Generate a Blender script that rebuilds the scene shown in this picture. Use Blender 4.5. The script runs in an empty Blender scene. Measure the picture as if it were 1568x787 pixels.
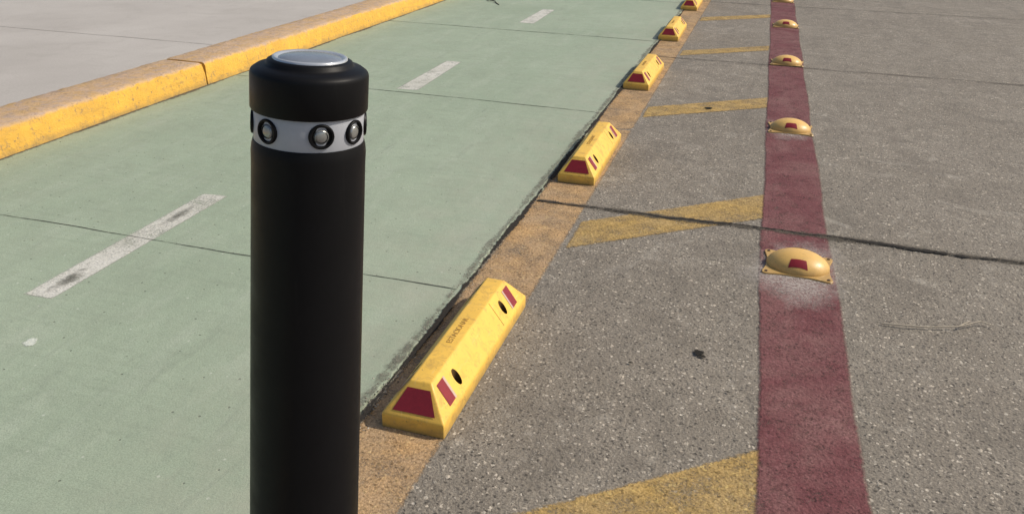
import bpy, bmesh, math, random
from mathutils import Matrix, Vector
random.seed(7)
sc=bpy.context.scene
col=bpy.context.collection
# ---------------------------------------------------------------- node helper
class M:
    def __init__(s,name):
        s.m=bpy.data.materials.new(name); s.m.use_nodes=True
        s.t=s.m.node_tree; s.n=s.t.nodes; s.b=s.n['Principled BSDF']; s.out=s.n['Material Output']
        s.geo=s.n.new('ShaderNodeNewGeometry'); s.pos=s.geo.outputs['Position']
    def L(s,a,b): s.t.links.new(a,b)
    def put(s,sock,v):
        if isinstance(v,bpy.types.NodeSocket): s.L(v,sock)
        elif isinstance(v,(tuple,list)): sock.default_value=tuple(v) if len(v)==4 or sock.type=='VECTOR' else (*v,1)
        else: sock.default_value=v
    def scl(s,v,vec=None,loc=(0,0,0)):
        n=s.n.new('ShaderNodeMapping'); s.L(vec or s.pos,n.inputs[0]); n.inputs['Scale'].default_value=v; n.inputs['Location'].default_value=loc; return n.outputs[0]
    def noise(s,scale,det=4,rough=.6,dist=0,vec=None,color=False):
        n=s.n.new('ShaderNodeTexNoise'); s.L(vec or s.pos,n.inputs['Vector'])
        n.inputs['Scale'].default_value=scale;n.inputs['Detail'].default_value=det;n.inputs['Roughness'].default_value=rough;n.inputs['Distortion'].default_value=dist
        return n.outputs['Color' if color else 'Fac']
    def vor(s,scale,feat='F1',vec=None,rand=1):
        n=s.n.new('ShaderNodeTexVoronoi'); n.feature=feat; s.L(vec or s.pos,n.inputs['Vector']); n.inputs['Scale'].default_value=scale
        n.inputs['Randomness'].default_value=rand
        return n
    def ramp(s,f,a,b,lo=0.,hi=1.):
        n=s.n.new('ShaderNodeMapRange'); s.put(n.inputs[0],f)
        for i,v in enumerate((a,b,lo,hi)): n.inputs[i+1].default_value=v
        return n.outputs[0]
    def mix(s,f,a,b,mode='MIX'):
        n=s.n.new('ShaderNodeMix'); n.data_type='RGBA'; n.blend_type=mode
        s.put(n.inputs[0],f); s.put(n.inputs[6],a); s.put(n.inputs[7],b); return n.outputs[2]
    def ma(s,op,a,b=0.):
        n=s.n.new('ShaderNodeMath'); n.operation=op; s.put(n.inputs[0],a); s.put(n.inputs[1],b); return n.outputs[0]
    def bump(s,h,st=.3,d=.002,nrm=None):
        n=s.n.new('ShaderNodeBump'); n.inputs['Strength'].default_value=st; n.inputs['Distance'].default_value=d; s.put(n.inputs['Height'],h)
        if nrm: s.L(nrm,n.inputs['Normal'])
        return n.outputs[0]
    def fin(s,c,rough=.8,nrm=None,metal=0,spec=.3,alpha=None):
        s.put(s.b.inputs['Base Color'],c); s.put(s.b.inputs['Roughness'],rough); s.b.inputs['Metallic'].default_value=metal
        s.b.inputs['Specular IOR Level'].default_value=spec
        if nrm: s.L(nrm,s.b.inputs['Normal'])
        if alpha is not None: s.put(s.b.inputs['Alpha'],alpha)
        return s.m
    def attr(s,name='edge'):
        n=s.n.new('ShaderNodeAttribute'); n.attribute_name=name; return n.outputs['Fac']
    def sepz(s):
        n=s.n.new('ShaderNodeSeparateXYZ'); s.L(s.pos,n.inputs[0]); return n.outputs
def aggregate(m,sc1=105.):
    wob=m.noise(95,3,.6,color=True)
    vv=m.n.new('ShaderNodeVectorMath'); vv.operation='MULTIPLY_ADD'; m.L(wob,vv.inputs[0]); vv.inputs[1].default_value=(.016,.016,.016); m.L(m.pos,vv.inputs[2])
    v=m.vor(sc1,vec=vv.outputs[0]); sp=m.n.new('ShaderNodeSeparateColor'); m.L(v.outputs['Color'],sp.inputs[0])
    inside=m.ma('LESS_THAN',v.outputs['Distance'],m.ma('ADD',m.ma('MULTIPLY',sp.outputs[1],.36),.15))
    big=m.ramp(m.noise(5,3,.6),.35,.65)
    light=m.ma('MULTIPLY',m.ramp(sp.outputs[0],.62,.84),inside)
    light=m.ma('MULTIPLY',light,m.ma('ADD',m.ma('MULTIPLY',big,.4),.6))
    dark=m.ma('MULTIPLY',m.ramp(sp.outputs[2],.72,.82),m.ramp(v.outputs['Distance'],.45,.25))
    return light,dark,v.outputs['Distance'],sp.outputs[1]

def mat_road():
    m=M('aggregate_concrete')
    l,d,h,r=aggregate(m)
    base=m.mix(m.ramp(m.noise(1.3,5,.6),.3,.7),(.285,.25,.198),(.39,.348,.285))
    base=m.mix(m.ramp(m.noise(9,5,.65),.35,.72,0,.85),base,(.24,.208,.165))
    base=m.mix(m.ramp(m.noise(170,3,.7),.40,.60,0,.75),base,(.135,.116,.092))
    base=m.mix(m.ma('MULTIPLY',l,.95),base,m.mix(r,(.80,.74,.63),(.60,.52,.41)))
    base=m.mix(m.ma('MULTIPLY',d,.85),base,(.05,.044,.037))
    l2=m.vor(50,vec=m.scl((1,1.25,1))); s2=m.n.new('ShaderNodeSeparateColor'); m.L(l2.outputs['Color'],s2.inputs[0])
    bigst=m.ma('MULTIPLY',m.ramp(s2.outputs[0],.91,.93),m.ramp(m.ma('ADD',l2.outputs['Distance'],m.ma('MULTIPLY',m.noise(140,2,.6),.2)),.35,.29))
    base=m.mix(m.ma('MULTIPLY',bigst,.8),base,(.64,.58,.48))
    base=m.mix(m.ramp(m.noise(2.6,7,.75,1.5),.50,.70,0,.6),base,(.135,.118,.096))
    base=m.mix(m.ramp(m.noise(1,6,.7,.6,vec=m.scl((4.5,.7,1),loc=(1.7,0,0))),.52,.72,0,.45),base,(.15,.13,.105))
    base=m.mix(m.ramp(m.noise(3.7,7,.75,2.),.56,.70,0,.5),base,(.46,.42,.355))
    hh=m.ma('ADD',m.ma('MULTIPLY',m.noise(170,4,.7),1.),m.ma('MULTIPLY',h,-.6))
    return m.fin(base,.75,m.bump(hh,.75,.004,m.bump(m.noise(25,4,.6),.45,.012)),spec=.35)
def mat_green():
    m=M('green_lane_concrete')
    base=m.mix(m.ramp(m.noise(1.1,5,.6),.3,.7),(.335,.41,.295),(.41,.485,.36))
    base=m.mix(m.ramp(m.noise(6,6,.7,.5),.42,.72,0,.6),base,(.315,.36,.27))
    base=m.mix(m.ramp(m.noise(1,6,.7,vec=m.scl((9,2.2,1))),.5,.72,0,.5),base,(.49,.54,.43))
    base=m.mix(m.ramp(m.noise(1,5,.75,vec=m.scl((3,40,1))),.50,.75,0,.5),base,(.26,.31,.23))
    base=m.mix(m.ramp(m.noise(260,3,.75),.40,.66,0,.65),base,(.20,.24,.175))
    v=m.vor(45); s=m.n.new('ShaderNodeSeparateColor'); m.L(v.outputs['Color'],s.inputs[0])
    pit=m.ma('MULTIPLY',m.ramp(s.outputs[0],.86,.88),m.ramp(v.outputs['Distance'],.17,.10))
    base=m.mix(m.ma('MULTIPLY',pit,.8),base,(.11,.12,.09))
    pale=m.ma('MULTIPLY',m.ramp(s.outputs[1],.95,.96),m.ramp(v.outputs['Distance'],.2,.12))
    base=m.mix(m.ma('MULTIPLY',pale,.6),base,(.58,.61,.52))
    sp=m.sepz()
    near=m.ramp(sp[0],-1.4,-.83); near=m.ma('MULTIPLY',near,m.ramp(m.noise(7,5,.7),.3,.7))
    base=m.mix(m.ma('MULTIPLY',near,.7),base,(.375,.38,.295))
    rub=m.ramp(m.noise(1,6,.7,1.,vec=m.scl((14,3,1),loc=(3,0,0))),.58,.78,0,.45)
    base=m.mix(rub,base,(.20,.225,.18))
    rub2=m.ramp(m.noise(4.2,8,.8,1.2),.57,.72,0,.4)
    base=m.mix(rub2,base,(.235,.265,.205))
    hh=m.ma('ADD',m.noise(300,3,.7),m.ma('MULTIPLY',pit,-1.5))
    return m.fin(base,.72,m.bump(hh,.45,.002,m.bump(m.noise(12,4,.6),.3,.01)),spec=.35)
def mat_sidewalk():
    m=M('sidewalk_concrete')
    base=m.mix(m.ramp(m.noise(1.5,6,.6),.3,.7),(.45,.42,.385),(.54,.51,.47))
    base=m.mix(m.ramp(m.noise(120,4,.7),.35,.75,0,.6),base,(.32,.30,.27))
    base=m.mix(m.ramp(m.noise(4,6,.7,1),.52,.8,0,.55),base,(.35,.325,.29))
    return m.fin(base,.85,m.bump(m.noise(150,4,.7),.35,.003))
def mat_paint(name,c1,c2,under,wear_lo,wear_hi,edgeA=.02,wearscale=14,agg=True,amax=1.,bumpst=.6,thin=0.,fade=None,fl=.40,fh=.68):
    m=M(name); e=m.attr()
    l,d,h,r=aggregate(m)
    c=m.mix(m.ramp(m.noise(7,5,.7),.3,.7),c1,c2)
    if fade:
        c=m.mix(m.ramp(m.noise(3.2,7,.75,.6),fl,fh,0,.85),c,fade)
    c=m.mix(m.ramp(m.noise(190,3,.7),.40,.62,0,.6),c,tuple(x*.45 for x in c1))
    if agg:
        c=m.mix(m.ma('MULTIPLY',l,.35),c,tuple(min(1,x*1.8+.06) for x in c1))
        c=m.mix(m.ma('MULTIPLY',d,.7),c,tuple(x*.3 for x in c1))
    wn=m.ma('ADD',m.ma('MULTIPLY',m.noise(wearscale,6,.75),.55),m.ma('MULTIPLY',m.noise(150,3,.7),.45))
    w=m.ramp(wn,wear_lo,wear_hi,thin,1)
    ea=m.ma('ADD',e,m.ma('MULTIPLY',m.ma('SUBTRACT',m.noise(70,5,.8),.66),edgeA))
    ea=m.ramp(ea,-.004,.006)
    a=m.ma('MULTIPLY',m.ma('MULTIPLY',w,ea),amax)
    hh=m.ma('ADD',m.noise(170,4,.7),m.ma('MULTIPLY',h,-.6))
    return m.fin(c,.75,m.bump(hh,bumpst,.004),alpha=a,spec=.3)
def mat_joint(name='joint_dark',c=(.02,.018,.016),A=.02,lo=-.001,hi=.002,amax=1,sc=70):
    m=M(name); e=m.attr()
    ea=m.ma('ADD',e,m.ma('MULTIPLY',m.ma('SUBTRACT',m.noise(sc,5,.75),.5),A))
    a=m.ma('MULTIPLY',m.ramp(ea,lo,hi),amax)
    cc=m.mix(m.noise(120,3,.7),c,tuple(x*2.6 for x in c))
    return m.fin(cc,.95,m.bump(m.noise(150,4,.8),.8,.004),alpha=a,spec=.1)
def mat_plastic_yellow(name,c,dirt=(.36,.22,.08),amt=1.,rough=.42):
    m=M(name); sp=m.sepz()
    b=m.mix(m.ramp(m.noise(9,4,.6),.3,.7),c,tuple(x*.86 for x in c))
    b=m.mix(m.ma('MULTIPLY',m.ramp(m.noise(28,6,.75,.6),.50,.70),.6*amt),b,dirt)
    b=m.mix(m.ma('MULTIPLY',m.ramp(m.noise(1,5,.7,vec=m.scl((160,14,60))),.60,.76),.45*amt),b,(.80,.66,.40))
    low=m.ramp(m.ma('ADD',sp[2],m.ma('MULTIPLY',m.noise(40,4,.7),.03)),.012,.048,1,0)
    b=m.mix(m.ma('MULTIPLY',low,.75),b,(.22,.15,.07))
    up=m.ramp(m.noise(60,5,.8),.61,.69); b=m.mix(m.ma('MULTIPLY',up,.75*amt),b,(.15,.10,.06))
    return m.fin(b,m.ramp(m.noise(30,4,.6),.3,.7,rough-.08,rough+.18),m.bump(m.noise(300,3,.6),.15,.001,m.bump(m.noise(18,3,.5),.2,.004)),spec=.4)
def simple(name,c,rough=.5,metal=0,spec=.4,var=.2,nscale=40,bst=.05):
    m=M(name); b=m.mix(m.noise(nscale,4,.65),c,tuple(x*(1-var*2) for x in c))
    return m.fin(b,rough,m.bump(m.noise(nscale*6,3,.6),bst,.001),metal=metal,spec=spec)
def mat_curb():
    m=M('curb_yellow_paint'); sp=m.sepz()
    front=m.mix(m.ramp(m.noise(6,5,.7),.3,.7),(.86,.50,.085),(.70,.40,.075))
    top=m.mix(m.ramp(m.noise(9,6,.7),.35,.65),(.62,.44,.29),(.60,.39,.17))
    top=m.mix(m.ramp(m.noise(20,6,.75),.45,.60),top,(.50,.37,.28))
    nz=m.n.new('ShaderNodeSeparateXYZ'); m.L(m.geo.outputs['Normal'],nz.inputs[0])
    f=m.ramp(m.ma('ADD',nz.outputs[2],m.ma('MULTIPLY',m.ma('SUBTRACT',m.noise(25,4,.7),.5),.8)),.40,.80)
    c=m.mix(f,front,top)
    c=m.mix(m.ramp(m.noise(38,6,.8),.55,.65,0,.85),c,(.32,.22,.13))
    c=m.mix(m.ramp(m.noise(1,6,.75,vec=m.scl((20,2.5,20))),.52,.74,0,.55),c,(.40,.26,.11))
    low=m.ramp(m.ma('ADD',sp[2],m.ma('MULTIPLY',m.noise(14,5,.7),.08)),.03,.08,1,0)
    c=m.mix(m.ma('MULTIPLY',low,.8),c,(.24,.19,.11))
    return m.fin(c,.8,m.bump(m.noise(90,6,.8),.8,.007,m.bump(m.noise(16,5,.7),.5,.02)),spec=.25)
# ---------------------------------------------------------------- mesh helpers
def add(name,mesh,mats=(),parent=None,loc=None):
    o=bpy.data.objects.new(name,mesh); col.objects.link(o)
    for x in mats: mesh.materials.append(x)
    if parent: o.parent=parent
    if loc: o.location=loc
    return o
def mk(name,V,F,mats=(),parent=None,loc=None,fm=None,smooth=False,sharp=None):
    me=bpy.data.meshes.new(name); me.from_pydata(V,[],F); me.update()
    o=add(name,me,mats,parent,loc)
    if fm:
        for i,p in enumerate(me.polygons): p.material_index=fm[i]
    if smooth:
        me.polygons.foreach_set('use_smooth',[True]*len(me.polygons))
        if sharp: me.set_sharp_from_angle(angle=math.radians(sharp))
    return o
def interp(pl,y,ax):
    o=1-ax
    if y<=pl[0][ax]: return pl[0][o]
    for a,b in zip(pl,pl[1:]):
        if y<=b[ax]:
            t=(y-a[ax])/(b[ax]-a[ax]); return a[o]+(b[o]-a[o])*t
    return pl[-1][o]
def setedge(o,E):
    at=o.data.attributes.new('edge','FLOAT','POINT'); at.data.foreach_set('value',E); return o
def patch(name,c00,c10,c11,c01,z,mat,nu=12,nv=40,parent=None):
    V=[];E=[];F=[]
    a,b,c,d=[Vector((*p,0)) for p in (c00,c10,c11,c01)]
    for j in range(nv+1):
        v=j/nv
        for i in range(nu+1):
            u=i/nu
            p=(a*(1-u)+b*u)*(1-v)+(d*(1-u)+c*u)*v
            w=((b-a)*(1-v)+(c-d)*v).length; h=((d-a)*(1-u)+(c-b)*u).length
            V.append((p.x,p.y,z)); E.append(min(u*w,(1-u)*w,v*h,(1-v)*h))
    for j in range(nv):
        for i in range(nu):
            k=j*(nu+1)+i; F.append((k,k+1,k+nu+2,k+nu+1))
    return setedge(mk(name,V,F,[mat],parent),E)
def blob(name,x,y,rx,ry,z,mat,n=28,rings=8):
    V=[(x,y,z)];E=[min(rx,ry)];F=[]
    ph=[random.uniform(0,6) for _ in range(3)]
    for k in range(1,rings+1):
        r=k/rings
        for i in range(n):
            a=2*math.pi*i/n; w=1+.12*math.sin(2*a+ph[0])+.1*math.sin(3*a+ph[1])+.06*math.sin(5*a+ph[2])
            V.append((x+rx*r*w*math.cos(a),y+ry*r*w*math.sin(a),z)); E.append((1-r)*min(rx,ry))
    for i in range(n): F.append((0,1+i,1+(i+1)%n))
    for k in range(rings-1):
        for i in range(n):
            j=(i+1)%n; F.append((1+k*n+i,1+(k+1)*n+i,1+(k+1)*n+j,1+k*n+j))
    return setedge(mk(name,V,F,[mat]),E)
def strip(name,path,width,z,mat,parent=None,jit=0.,wjit=0.,nu=4,step=.02,alongx=True,slope=0,grow=0):
    s,e,k=path; n=max(2,int(abs(e-s)/step)); V=[];E=[];F=[]
    ph=[random.uniform(0,6) for _ in range(6)]
    walk=0
    for j in range(n+1):
        t=s+(e-s)*j/n
        walk=walk*.93+random.uniform(-.3,.3)
        off=jit*(math.sin(t*5.1+ph[0])*.5+math.sin(t*13.7+ph[1])*.3+math.sin(t*37+ph[2])*.15+walk*.3)+slope*(t-s)
        w=(width+grow*(t-s))*(1+wjit*(math.sin(t*9+ph[3])*.5+random.uniform(-.5,.5)))
        for i in range(nu+1):
            u=i/nu; q=k+off+(u-.5)*w
            V.append((t,q,z) if alongx else (q,t,z))
            E.append(min(u,1-u)*w if 0<j<n else 0)
    for j in range(n):
        for i in range(nu):
            q=j*(nu+1)+i
            f=(q,q+1,q+nu+2,q+nu+1); F.append(f[::-1] if alongx else f)
    return setedge(mk(name,V,F,[mat],parent),E)
def lathe(name,prof,mats,fm,n=96,parent=None,M4=None,sharp=35):
    V=[];F=[];I=[]
    for r,z in prof:
        for i in range(n):
            a=2*math.pi*i/n; V.append((r*math.cos(a),r*math.sin(a),z))
    for k in range(len(prof)-1):
        for i in range(n):
            j=(i+1)%n; F.append((k*n+i,k*n+j,(k+1)*n+j,(k+1)*n+i)); I.append(fm[k])
    if prof[-1][0]>1e-4:
        k=len(prof)-1; F.append(tuple(k*n+i for i in range(n))); I.append(fm[-1])
    if M4: V=[tuple(M4@Vector(v)) for v in V]
    return mk(name,V,F,mats,parent,fm=I,smooth=True,sharp=sharp)
def empty(name,loc,rot=None):
    e=bpy.data.objects.new(name,None); e.empty_display_size=.1; col.objects.link(e); e.location=loc
    if rot is not None: e.rotation_euler=rot
    return e
# ---------------------------------------------------------------- ground surfaces
road=mat_road()
mk('road',[(-80,-40,0),(80,-40,0),(80,160,0),(-80,160,0)],[(0,1,2,3)],[road])
gm=mat_green()
V=[];F=[]
ys=[-6+.02*i for i in range(int(26/.02)+1)]+[60,160]
for y in ys:
    xe=-.808+.004*math.sin(y*7)+.004*math.sin(y*23+1)+random.uniform(-.004,.004)
    V+=[(-3.12,y,.007),(-1.2,y,.007),(xe-.004,y,.007),(xe,y,.005),(xe+.002,y,-.002)]
for j in range(len(ys)-1):
    for i in range(4):
        k=j*5+i; F.append((k,k+1,k+6,k+5))
mk('bike_lane',V,F,[gm])
mj=mat_joint('joint_dirt',(.022,.02,.018),.004)
mfine=mat_joint('saw_cut',(.05,.055,.045),.003)
for y,s in ((2.126,.0),(4.29,-.02),(6.45,-.03),(8.6,-.03),(-.05,0)):
    strip('lane_joint',(-3.1,-.82,y),.0034+.0008*y,.0082,mfine,jit=.005,wjit=.6,slope=s)
mort=mat_paint('broken_mortar',(.31,.30,.235),(.22,.21,.165),None,.40,.58,.05,26,True,.8,1.,thin=.05)
strip('mortar_band',(-2,14,-.824),.036,.0085,mort,jit=.004,wjit=.5,nu=6,alongx=False,step=.02)
strip('edge_dirt',(-2,14,-.800),.017,.0095,mat_joint('edge_soil',(.024,.021,.018),.022,-.001,.004),jit=.004,wjit=.8,nu=6,alongx=False,step=.012)
orange=mat_paint('faded_orange_paint',(.64,.39,.17),(.53,.37,.21),None,.35,.54,.035,10,fade=(.43,.32,.22),thin=.2)
patch('edge_line',(-.80,-2),(-.585,-2),(-.60,4.0),(-.805,4.0),.001,orange,12,240)
patch('edge_line',(-.805,4.0),(-.60,4.0),(-.625,16),(-.82,16),.0012,orange,12,240)
yel=mat_paint('faded_yellow_paint',(.62,.40,.12),(.52,.35,.13),None,.38,.56,.045,12,fade=(.46,.34,.18),thin=.28)
for nm,q in enumerate([((-.585,.88),(.085,1.41),(.09,1.665),(-.585,1.13)),
          ((-.585,2.53),(.062,3.04),(.058,3.31),(-.585,2.785)),
          ((-.598,4.24),(.036,4.69),(.034,4.94),(-.598,4.475)),
          ((-.60,5.93),(.01,6.37),(.01,6.57),(-.60,6.135)),
          ((-.61,7.50),(-.008,7.95),(-.01,8.165),(-.61,7.74)),
          ((-.61,9.1),(-.03,9.55),(-.03,9.75),(-.61,9.3))]):
    patch('hatch_marking',*q,.002,yel,60,20)
red=mat_paint('dark_red_paint',(.165,.052,.056),(.215,.075,.078),None,.32,.48,.022,14,fade=(.29,.155,.14),thin=.2,fl=.44,fh=.66)
rl=[(.082,-2),(.078,1.44),(.052,2.5),(.032,4.24),(0,6.87),(-.032,9.05),(-.1,14)]
rr=[(.33,-2),(.306,1.5),(.291,2.33),(.281,2.93),(.264,3.94),(.252,4.86),(.231,6.97),(.2,9.05),(.12,14)]
V=[];E=[];F=[];n=800;nu=12
for j in range(n+1):
    y=-2+16*j/n; a=interp(rl,y,1);b=interp(rr,y,1)
    a+=.003*math.sin(y*4)+.001*math.sin(y*17); b+=.004*math.sin(y*5+2)+.001*math.sin(y*19)
    for i in range(nu+1):
        u=i/nu; V.append((a+(b-a)*u,y,.003)); E.append(min(u,1-u)*(b-a))
for j in range(n):
    for i in range(nu):
        k=j*(nu+1)+i; F.append((k,k+1,k+nu+2,k+nu+1))
setedge(mk('red_stripe',V,F,[red]),E)
spall=mat_joint('joint_spall',(.07,.062,.05),.05,-.002,.016,.7,60)
strip('road_joint',(-.79,8,2.93),.011,.0048,mj,jit=.018,wjit=.9,nu=6,step=.009,grow=.003)
strip('joint_spalling',(-.79,8,2.93),.045,.004,spall,jit=.010,wjit=.5,nu=6,step=.02)
strip('road_joint',(-.79,8,5.85),.009,.0048,mj,jit=.008,wjit=.6,nu=6,slope=-.012)
strip('road_joint',(-.79,8,8.75),.012,.0048,mj,jit=.008,wjit=.5,nu=6)
strip('road_joint',(-.79,8,-.1),.009,.0048,mj,jit=.006,wjit=.5,nu=6)
wht=mat_paint('worn_white_paint',(.80,.78,.71),(.68,.67,.60),None,.37,.50,.016,7,False,1,.3,fade=(.50,.50,.42),thin=.2)
for q in [((-2.01,1.682),(-1.906,1.685),(-1.921,2.557),(-2.027,2.548)),((-2.035,4.33),(-1.90,4.335),(-1.935,5.15),(-2.043,5.15)),
          ((-2.04,6.79),(-1.90,6.77),(-1.925,7.58),(-2.045,7.57)),((-2.04,9.3),(-1.9,9.3),(-1.93,10.1),(-2.05,10.1)),((-2.01,-.8),(-1.9,-.8),(-1.9,0),(-2.01,0))]:
    patch('lane_dash',*q,.0078,wht,10,60)
tyre=mat_joint('tyre_scuff',(.10,.10,.085),.05,0,.03,.8,40)
for x,y in ((-1.955,1.80),(-1.972,2.33)): blob('scuff_mark',x,y,.025,.10,.0086,tyre)
mm=M('cement_dust'); e=mm.attr()
a=mm.ma('MULTIPLY',mm.ramp(mm.ma('ADD',e,mm.ma('MULTIPLY',mm.ma('SUBTRACT',mm.noise(16,6,.75),.60),.18)),.0,.12,0,.75),mm.ramp(mm.noise(130,4,.8),.36,.60,.15,1))
dust=mm.fin((.56,.51,.46),.9,alpha=a)
blob('dust_patch',.17,2.60,.21,.27,.0055,dust,48,14)
blob('dust_patch',.15,4.26,.17,.20,.0055,dust,48,14)
blob('paint_spot',-1.775,1.48,.02,.022,.0085,mat_joint('pale_spot',(.42,.44,.39),.02,-.001,.006,.8,60))
# ---------------------------------------------------------------- curb and sidewalk
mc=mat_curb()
HC=.138
def curbseg(y0,y1):
    prof=[(-3.085,-.01),(-3.09,.02),(-3.098,.07),(-3.106,HC-.02),(-3.114,HC-.006),(-3.13,HC),(-3.2,HC+.001),(-3.29,HC+.001),(-3.365,HC),(-3.375,HC-.004),(-3.378,.0)]
    n=int((y1-y0)/.025); V=[];F=[]
    chip=0
    for j in range(n+1):
        y=y0+(y1-y0)*j/n
        if random.random()<.05: chip=random.uniform(.004,.014)
        chip*=.6
        for i,(x,z) in enumerate(prof):
            k=.003 if 2<=i<=9 else .0015
            end=.0 if 0<j<n else (.006 if i>2 else 0)
            cx=-chip if i in (3,4) else 0; cz=-chip*.6 if i in (4,5) else 0
            V.append((x+cx+random.uniform(-k,k)+.004*math.sin(y*3+i*.3),y+(end if j==0 else -end),z+cz+random.uniform(-k,k)*.6-(end*.6)))
    m=len(prof)
    for j in range(n):
        for i in range(m-1):
            k=j*m+i; F.append((k,k+m,k+m+1,k+1))
    F.append(tuple(range(m))); F.append(tuple(n*m+i for i in range(m-1,-1,-1)))
    return V,F
Vs=[];Fs=[]
for y0,y1 in ((-6,.0),(.012,4.02),(4.032,8.2),(8.212,12.4),(12.412,30)):
    v,f=curbseg(y0,y1); b=len(Vs); Vs+=v; Fs+=[tuple(b+i for i in q) for q in f]
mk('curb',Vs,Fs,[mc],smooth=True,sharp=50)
mk('sidewalk',[(-80,-40,HC-.005),(-3.380,-40,HC-.005),(-3.380,160,HC-.005),(-80,160,HC-.005),(-3.380,-40,0),(-3.380,160,0)],[(0,1,2,3),(1,4,5,2)],[mat_sidewalk()])
mfs=mat_joint('sidewalk_cut',(.14,.13,.115),.003)
for y in (.3,4.5,8.7): strip('sidewalk_joint',(-12,-3.385,y),.007,HC-.004,mfs,jit=.004,wjit=.5)
strip('gutter_dirt',(-2,14,-3.083),.04,.0085,mat_joint('gutter_soil',(.09,.08,.06),.05,-.001,.016,.8),jit=.004,wjit=.5,nu=6,alongx=False,step=.02)
# ---------------------------------------------------------------- wheel stops
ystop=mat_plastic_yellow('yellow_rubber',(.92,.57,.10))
hole=simple('hole_dark',(.13,.07,.02),.9)
redst=simple('red_reflective',(.33,.022,.032),.35,0,.5,.25,90)
whst=simple('pale_reflective',(.66,.48,.38),.4,0,.5,.15,90)
letm=simple('lettering_yellow',(.52,.31,.08),.6)
LN=.645;W=.0765;T=.0255;HS=.034;HT=.101;EI=.052
def stopmesh():
    V=[(-W,0,0),(W,0,0),(W,LN,0),(-W,LN,0),(-W,.0,HS),(W,.0,HS),(W,LN,HS),(-W,LN,HS),(-T,EI,HT),(T,EI,HT),(T,LN-EI,HT),(-T,LN-EI,HT)]
    F=[(3,2,1,0),(0,1,5,4),(1,2,6,5),(2,3,7,6),(3,0,4,7),(4,5,9,8),(5,6,10,9),(6,7,11,10),(7,4,8,11),(8,9,10,11)]
    me=bpy.data.meshes.new('stop_body'); me.from_pydata(V,[],F)
    bm=bmesh.new(); bm.from_mesh(me)
    bmesh.ops.bevel(bm,geom=[e for e in bm.edges if max(v.co.z for v in e.verts)>.01],offset=.0045,segments=3,affect='EDGES',profile=.6)
    bm.to_mesh(me); bm.free()
    o=add('tmp',me,[ystop,hole])
    bm=bmesh.new()
    for yy in (.145,LN-.145):
        for sx in (-1,1):
            bmesh.ops.create_cone(bm,cap_ends=True,segments=28,radius1=.0130,radius2=.0130,depth=.12,matrix=Matrix.Translation((sx*.0515,yy,.082)))
    bmesh.ops.create_cube(bm,size=1,matrix=Matrix.Translation((.055,LN*.70,.075))@Matrix.Diagonal((.07,.0022,.09,1))) 
    cm=bpy.data.meshes.new('cut'); bm.to_mesh(cm); bm.free(); cm.materials.append(ystop); cm.materials.append(hole)
    for p in cm.polygons: p.material_index=1
    c=bpy.data.objects.new('cut',cm); col.objects.link(c)
    for v in cm.vertices:
        if abs(v.co.y-LN*.70)<.003:
            hi=v.co.x>.05; up=v.co.z>.07
            L=math.hypot(HT-HS,W-T); nx=(HT-HS)/L; nz=(W-T)/L
            q=.97 if up else .10
            x=W+(T-W)*q; z=HS+(HT-HS)*q; o_=.01 if hi else -.0015
            v.co.x=x+nx*o_; v.co.z=z+nz*o_
    md=o.modifiers.new('b','BOOLEAN'); md.object=c; md.operation='DIFFERENCE'; md.solver='EXACT'
    dg=bpy.context.evaluated_depsgraph_get(); nm=bpy.data.meshes.new_from_object(o.evaluated_get(dg))
    bpy.data.objects.remove(o); bpy.data.objects.remove(c)
    nm.polygons.foreach_set('use_smooth',[True]*len(nm.polygons)); nm.set_sharp_from_angle(angle=math.radians(28))
    nm.name='stop_body'; return nm
sm=stopmesh()
def slope(y,q,side,off=.0012):
    x=W+(T-W)*q; z=HS+(HT-HS)*q; L=math.hypot(HT-HS,W-T); nx=(HT-HS)/L; nz=(W-T)/L
    return (side*(x+nx*off),y,z+nz*off)
def stickers():
    V=[];F=[];I=[]
    def quad(p,m):
        b=len(V); V.extend(p); F.append((b,b+1,b+2,b+3)); I.append(m)
    for side in (1,-1):
        for yc,dr in ((.082,1),(LN-.082,-1)):
            for (a,b,m,o) in ((-.020,.014,0,.0012),(.014,.022,1,.0012)):
                p=[slope(yc+dr*a-.003,.16,side,o),slope(yc+dr*b-.003,.16,side,o),slope(yc+dr*b,.84,side,o),slope(yc+dr*a,.84,side,o)]
                quad(p,m)
    for y0,s in ((0,1),(LN,-1)):
        L=math.hypot(HT-HS,EI); ny=-(HT-HS)/L; nz=EI/L
        def P(x,q):
            return (x,y0+s*(EI*q+ny*.0012),HS+(HT-HS)*q+nz*.0012)
        quad([P(-.052,.15),P(.052,.15),P(.028,.80),P(-.028,.80)],0)
    me=bpy.data.meshes.new('reflective_stickers'); me.from_pydata(V,[],F); me.materials.append(redst); me.materials.append(whst)
    for i,p in enumerate(me.polygons): p.material_index=I[i]
    return me
st=stickers()
stops=[(-.671,1.462,0),(-.692,3.16,.6),(-.722,4.83,-.3),(-.742,6.46,.5),(-.758,8.08,.4),(-.77,9.72,0)]
cu=bpy.data.curves.new('lettering','FONT'); cu.body='ESTACIONAR'; cu.size=.021; cu.extrude=.0006; cu.align_x='CENTER'; cu.align_y='CENTER'
to=bpy.data.objects.new('t',cu); col.objects.link(to)
lm=bpy.data.meshes.new_from_object(to.evaluated_get(bpy.context.evaluated_depsgraph_get())); bpy.data.objects.remove(to); lm.materials.clear(); lm.materials.append(letm)
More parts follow.
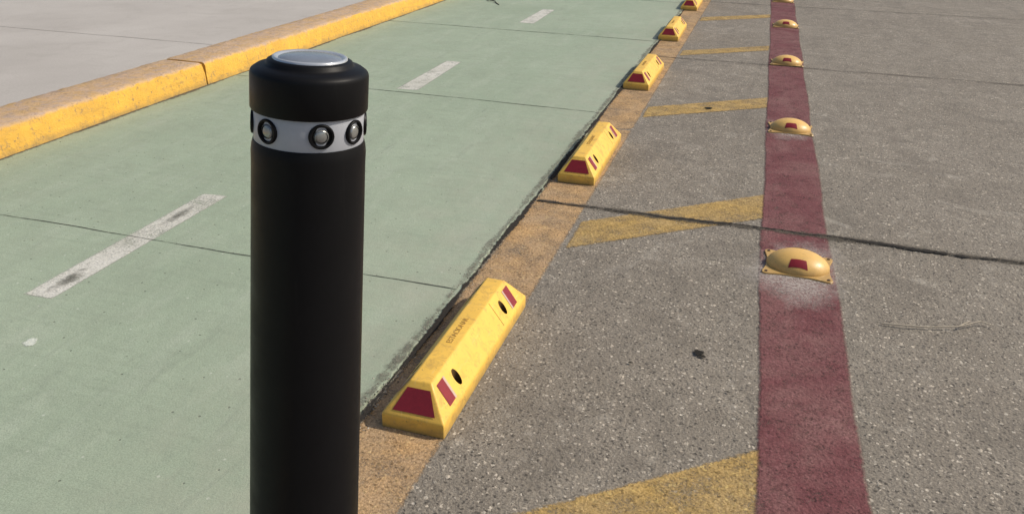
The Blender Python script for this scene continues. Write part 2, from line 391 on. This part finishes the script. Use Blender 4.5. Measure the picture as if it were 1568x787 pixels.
for x,y,r in stops:
    e=empty('wheel_stop',(x,y,.002),(0,0,math.radians(r)))
    o=bpy.data.objects.new('body',sm); col.objects.link(o); o.parent=e
    o=bpy.data.objects.new('reflective_stickers',st); col.objects.link(o); o.parent=e
    o=bpy.data.objects.new('embossed_lettering',lm); col.objects.link(o); o.parent=e; o.location=(0,LN*.45,HT+.0004); o.rotation_euler=(0,0,math.pi/2)
# ---------------------------------------------------------------- domes
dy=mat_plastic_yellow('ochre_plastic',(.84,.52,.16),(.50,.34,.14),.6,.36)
A,B,DH=.099,.082,.050
def dh(x,y):
    r=math.sqrt((x/A)**2+(y/B)**2)
    return .007+DH*max(0,1-r**2.1)**.62 if r<1 else .007
def domemesh():
    V=[];F=[];nr=22;na=64
    V.append((0,0,dh(0,0)))
    for k in range(1,nr+1):
        r=math.sin(math.pi/2*k/nr)
        if k==nr:r=1
        for i in range(na):
            a=2*math.pi*i/na; x=A*r*math.cos(a);y=B*r*math.sin(a); V.append((x,y,dh(x,y) if k<nr else .0065))
    for i in range(na): F.append((0,1+i,1+(i+1)%na))
    for k in range(nr-1):
        for i in range(na):
            j=(i+1)%na; F.append((1+k*na+i,1+(k+1)*na+i,1+(k+1)*na+j,1+k*na+j))
    me=bpy.data.meshes.new('dome'); me.from_pydata(V,[],F); me.materials.append(dy)
    me.polygons.foreach_set('use_smooth',[True]*len(me.polygons)); return me
def platemesh():
    X,Y=.108,.094; pts=[]
    c=[(-X,-Y),(X,-Y),(X,Y),(-X,Y)]
    for k in range(4):
        p=Vector(c[k]);q=Vector(c[(k+1)%4]); nrm=Vector((-(q-p).y,(q-p).x)).normalized()
        for i in range(1,32):
            t=i/32
            pts.append(p.lerp(q,t)+nrm*(.009*min(1,max(0,(math.sin(math.pi*t)-.3)*1.8))))
    n=len(pts); V=[(p.x,p.y,0) for p in pts]+[(p.x,p.y,.005) for p in pts]+[(p.x*.985,p.y*.985,.007) for p in pts]
    F=[tuple(range(2*n,3*n))]+[(i,(i+1)%n,n+(i+1)%n,n+i) for i in range(n)]+[(n+i,n+(i+1)%n,2*n+(i+1)%n,2*n+i) for i in range(n)]
    me=bpy.data.meshes.new('base_plate'); me.from_pydata(V,[],F); me.materials.append(dy); return me
def dsticker():
    V=[];F=[];n=8
    for sgn in (-1,1):
        b=len(V)
        for j in range(n+1):
            t=j/n; y=sgn*(.071-.024*t)
            for i in range(n+1):
                x=(-1+2*i/n)*(.030-.007*t)+.0*t; V.append((x,y,dh(x,y)+.0013))
        for j in range(n):
            for i in range(n):
                k=b+j*(n+1)+i; F.append((k,k+1,k+n+2,k+n+1))
    me=bpy.data.meshes.new('reflector'); me.from_pydata(V,[],F); me.materials.append(redst); return me
bolt=simple('bolt_rust',(.09,.05,.03),.6)
def boltmesh():
    bm=bmesh.new()
    for sx in (-1,1):
        for sy in (-1,1):
            bmesh.ops.create_cone(bm,cap_ends=True,segments=12,radius1=.0055,radius2=.0045,depth=.003,matrix=Matrix.Translation((sx*.095,sy*.081,.0080)))
    me=bpy.data.meshes.new('bolts'); bm.to_mesh(me); bm.free(); me.materials.append(bolt); return me
dm,pm,ds,bo=domemesh(),platemesh(),dsticker(),boltmesh()
for x,y,r in [(.170,2.645,-2),(.150,4.285,1),(.131,5.94,-1),(.118,7.52,1),(.088,9.09,0)]:
    e=empty('lane_dome_marker',(x,y,.003),(0,0,math.radians(r)))
    for nm,me in (('dome',dm),('base_plate',pm),('reflector',ds),('bolts',bo)):
        o=bpy.data.objects.new(nm,me); col.objects.link(o); o.parent=e
# ---------------------------------------------------------------- bollards
blk=M('black_plastic'); bb=blk.mix(blk.noise(12,5,.7),(.0045,.0045,.005),(.008,.008,.009))
du=blk.ramp(blk.noise(1,6,.8,vec=blk.scl((60,60,6))),.58,.80,0,.5); bb=blk.mix(du,bb,(.018,.017,.016))
blk.fin(bb,blk.ramp(blk.noise(20,5,.7),.3,.7,.36,.52),blk.bump(blk.noise(500,2,.5),.08,.0005),spec=.15); blk=blk.m
band=simple('white_reflective_band',(.46,.48,.52),.4,0,.5,.10,60,.03)
silver=simple('silver_lens',(.50,.51,.49),.28,.6,.5,.3,90)
lens=simple('top_lens',(.38,.41,.45),.12,.35,1.,.3,25)
rim=simple('lens_rim',(.60,.63,.66),.2,.4,.8,.1,50)
KR=.957
def bollard(loc,ax):
    z=Vector(ax).normalized(); q=Vector((0,0,1)).rotation_difference(z)
    e=empty('bollard',loc); e.rotation_mode='QUATERNION'; e.rotation_quaternion=q
    def LT(nm,pr,*a,**k): return lathe(nm,[(r*KR,zz) for r,zz in pr],*a,**k)
    LT('body',[(.098,0),(.098,.008),(.080,.014),(.0760,.03),(.0662,.890),(.0664,.904),(.0655,.911),(.0640,.9165),(.0620,.9170)],[blk],[0]*9,parent=e)
    LT('reflective_band',[(.0625,.915),(.0632,.917),(.0632,.951),(.0625,.953)],[band],[0]*4,parent=e)
    LT('cap',[(.058,.9515),(.0660,.9515),(.0672,.9535),(.0672,.9900),(.0666,.9930),(.0652,.9950),(.0600,.9985),(.0520,.9995),(.0490,1.0015),(.0480,1.0050),(.0445,1.0070),(.0425,1.0070)],[blk],[0]*12,parent=e,sharp=60)
    LT('top_lens',[(.0425,1.004),(.0425,1.0085),(.0405,1.0098),(.0380,1.0088),(.0360,1.0074),(.0335,1.0088),(.026,1.0105),(.016,1.0113),(.0005,1.0116)],[rim,lens],[0,0,0,0,1,1,1,1,1],parent=e,sharp=60)
    for k,phi in enumerate((-92,-47,11,51,90,135,180,225)):
        a=math.radians(-59+phi)
        X=Vector((math.cos(a),math.sin(a),0)); R=X.to_track_quat('Z','Y').to_matrix().to_4x4()
        m4=Matrix.Translation(X*.0622*KR+Vector((0,0,.9345)))@R
        lathe('lamp_%d'%k,[(.0138,-.004),(.0138,.0022),(.0128,.0032),(.0112,.0030),(.0102,.0008),(.0082,.0006),(.0080,.0018),(.0066,.0030),(.0062,.0022),(.0040,.0030),(.0003,.0032)],[blk,silver],[0,0,0,0,0,1,1,0,1,1,1],n=36,parent=e,M4=m4,sharp=50)
    return e
bollard((-.5335,.752,.0),(.0545,.0495,1))
bollard((-.70,9.35,.0),(.01,.0,1))
# ---------------------------------------------------------------- grit, twigs, pits
def grit(name,pts,mats):
    V=[];F=[];I=[]
    for x,y,z,s in pts:
        b=len(V); a=random.uniform(0,6)
        d=[(1,0,0),(-1,0,0),(0,1,0),(0,-1,0),(0,0,1),(0,0,-1)]
        for (i,j,k) in d:
            r=s*random.uniform(.6,1.2); xx=i*math.cos(a)-j*math.sin(a); yy=i*math.sin(a)+j*math.cos(a)
            V.append((x+xx*r,y+yy*r*.8,z+s*.3+k*r*.6))
        mi=random.randrange(len(mats))
        for f in ((0,2,4),(2,1,4),(1,3,4),(3,0,4),(2,0,5),(1,2,5),(3,1,5),(0,3,5)): F.append(tuple(b+t for t in f)); I.append(mi)
    return mk(name,V,F,mats,fm=I)
g1=simple('grit_light',(.60,.55,.46),.8);g2=simple('grit_grey',(.28,.25,.20),.8);g3=simple('grit_dark',(.07,.065,.055),.8)
P=[]
for i in range(3400):
    y=1+9*random.random()**1.5; P.append((random.gauss(-.810,.016),y,.006,random.uniform(.001,.0038)))
for i in range(500):
    x=random.uniform(-.78,1.8); P.append((x,2.93+random.gauss(0,.02),.002,random.uniform(.001,.003)))
for i in range(2600):
    P.append((random.uniform(-.58,2.2),1.1+5*random.random()**1.4,.0,random.uniform(.0008,.0026)))
for i in range(160):
    P.append((random.uniform(-3.08,-3.03),random.uniform(2,8),.006,random.uniform(.001,.004)))
grit('gravel',P,[g1,g1,g2,g2,g3])
def twig(pts,r,mat,name='twig'):
    c=bpy.data.curves.new(name,'CURVE'); c.dimensions='3D'; s=c.splines.new('POLY'); s.points.add(len(pts)-1)
    for i,p in enumerate(pts): s.points[i].co=(*p,1); s.points[i].radius=1-.5*i/len(pts)
    c.bevel_depth=r; c.bevel_resolution=2; c.materials.append(mat)
    o=bpy.data.objects.new(name,c); col.objects.link(o)
tw=simple('dry_twig',(.58,.50,.38),.8); twd=simple('dark_twig',(.03,.025,.02),.8)
twig([(.396,2.335,.006),(.46,2.337,.010),(.52,2.352,.008),(.60,2.375,.012),(.665,2.425,.014),(.70,2.425,.006)],.0024,tw)
twig([(.60,2.375,.012),(.64,2.43,.008)],.0014,tw)
twig([(-2.72,7.95,.012),(-2.66,7.86,.02),(-2.60,7.83,.018),(-2.55,7.74,.01),(-2.50,7.66,.012)],.006,twd)
pit=mat_joint('pit_dark',(.016,.015,.013),.010,-.001,.004,1,90)
for x,y,s in ((-.086,2.010,.017),(-.075,1.995,.010),(-.275,4.556,.024),(-.251,1.903,.007),(.0,1.85,.006),(-.41,1.99,.005),(.55,1.98,.005),(-.2,2.6,.005)):
    blob('pothole',x,y,s,s*.8,.0052,pit,20,6)
# ---------------------------------------------------------------- light
el=math.radians(42); az=math.radians(68)
w=bpy.data.worlds.new('World'); sc.world=w; w.use_nodes=True
sky=w.node_tree.nodes.new('ShaderNodeTexSky'); sky.sky_type='NISHITA'; sky.sun_disc=False; sky.sun_elevation=el; sky.sun_rotation=az
sky.dust_density=3.0
bg=w.node_tree.nodes['Background']; w.node_tree.links.new(sky.outputs[0],bg.inputs[0]); bg.inputs[1].default_value=.105
sd=Vector((math.sin(az)*math.cos(el),math.cos(az)*math.cos(el),math.sin(el)))
l=bpy.data.lights.new('sun','SUN'); l.energy=3.3; l.angle=math.radians(.6); l.color=(1,.92,.80)
lo=bpy.data.objects.new('sun',l); col.objects.link(lo); lo.rotation_euler=sd.to_track_quat('Z','Y').to_euler(); lo.location=(5,2,6)
# ---------------------------------------------------------------- camera
c=bpy.data.cameras.new('camera'); c.sensor_width=36; c.lens=36*1285/1568; c.clip_end=500; c.clip_start=.02; c.shift_y=-143.5/1568
co=bpy.data.objects.new('camera',c); col.objects.link(co)
R=Matrix.Rotation(math.radians(17.0),4,'Z')@Matrix.Rotation(math.radians(90-19.06),4,'X')@Matrix.Rotation(math.radians(1.0),4,'Z')
co.matrix_world=Matrix.Translation((0,0,1.2))@R
sc.camera=co
sc.view_settings.view_transform='Standard'; sc.view_settings.look='None'; sc.view_settings.exposure=0
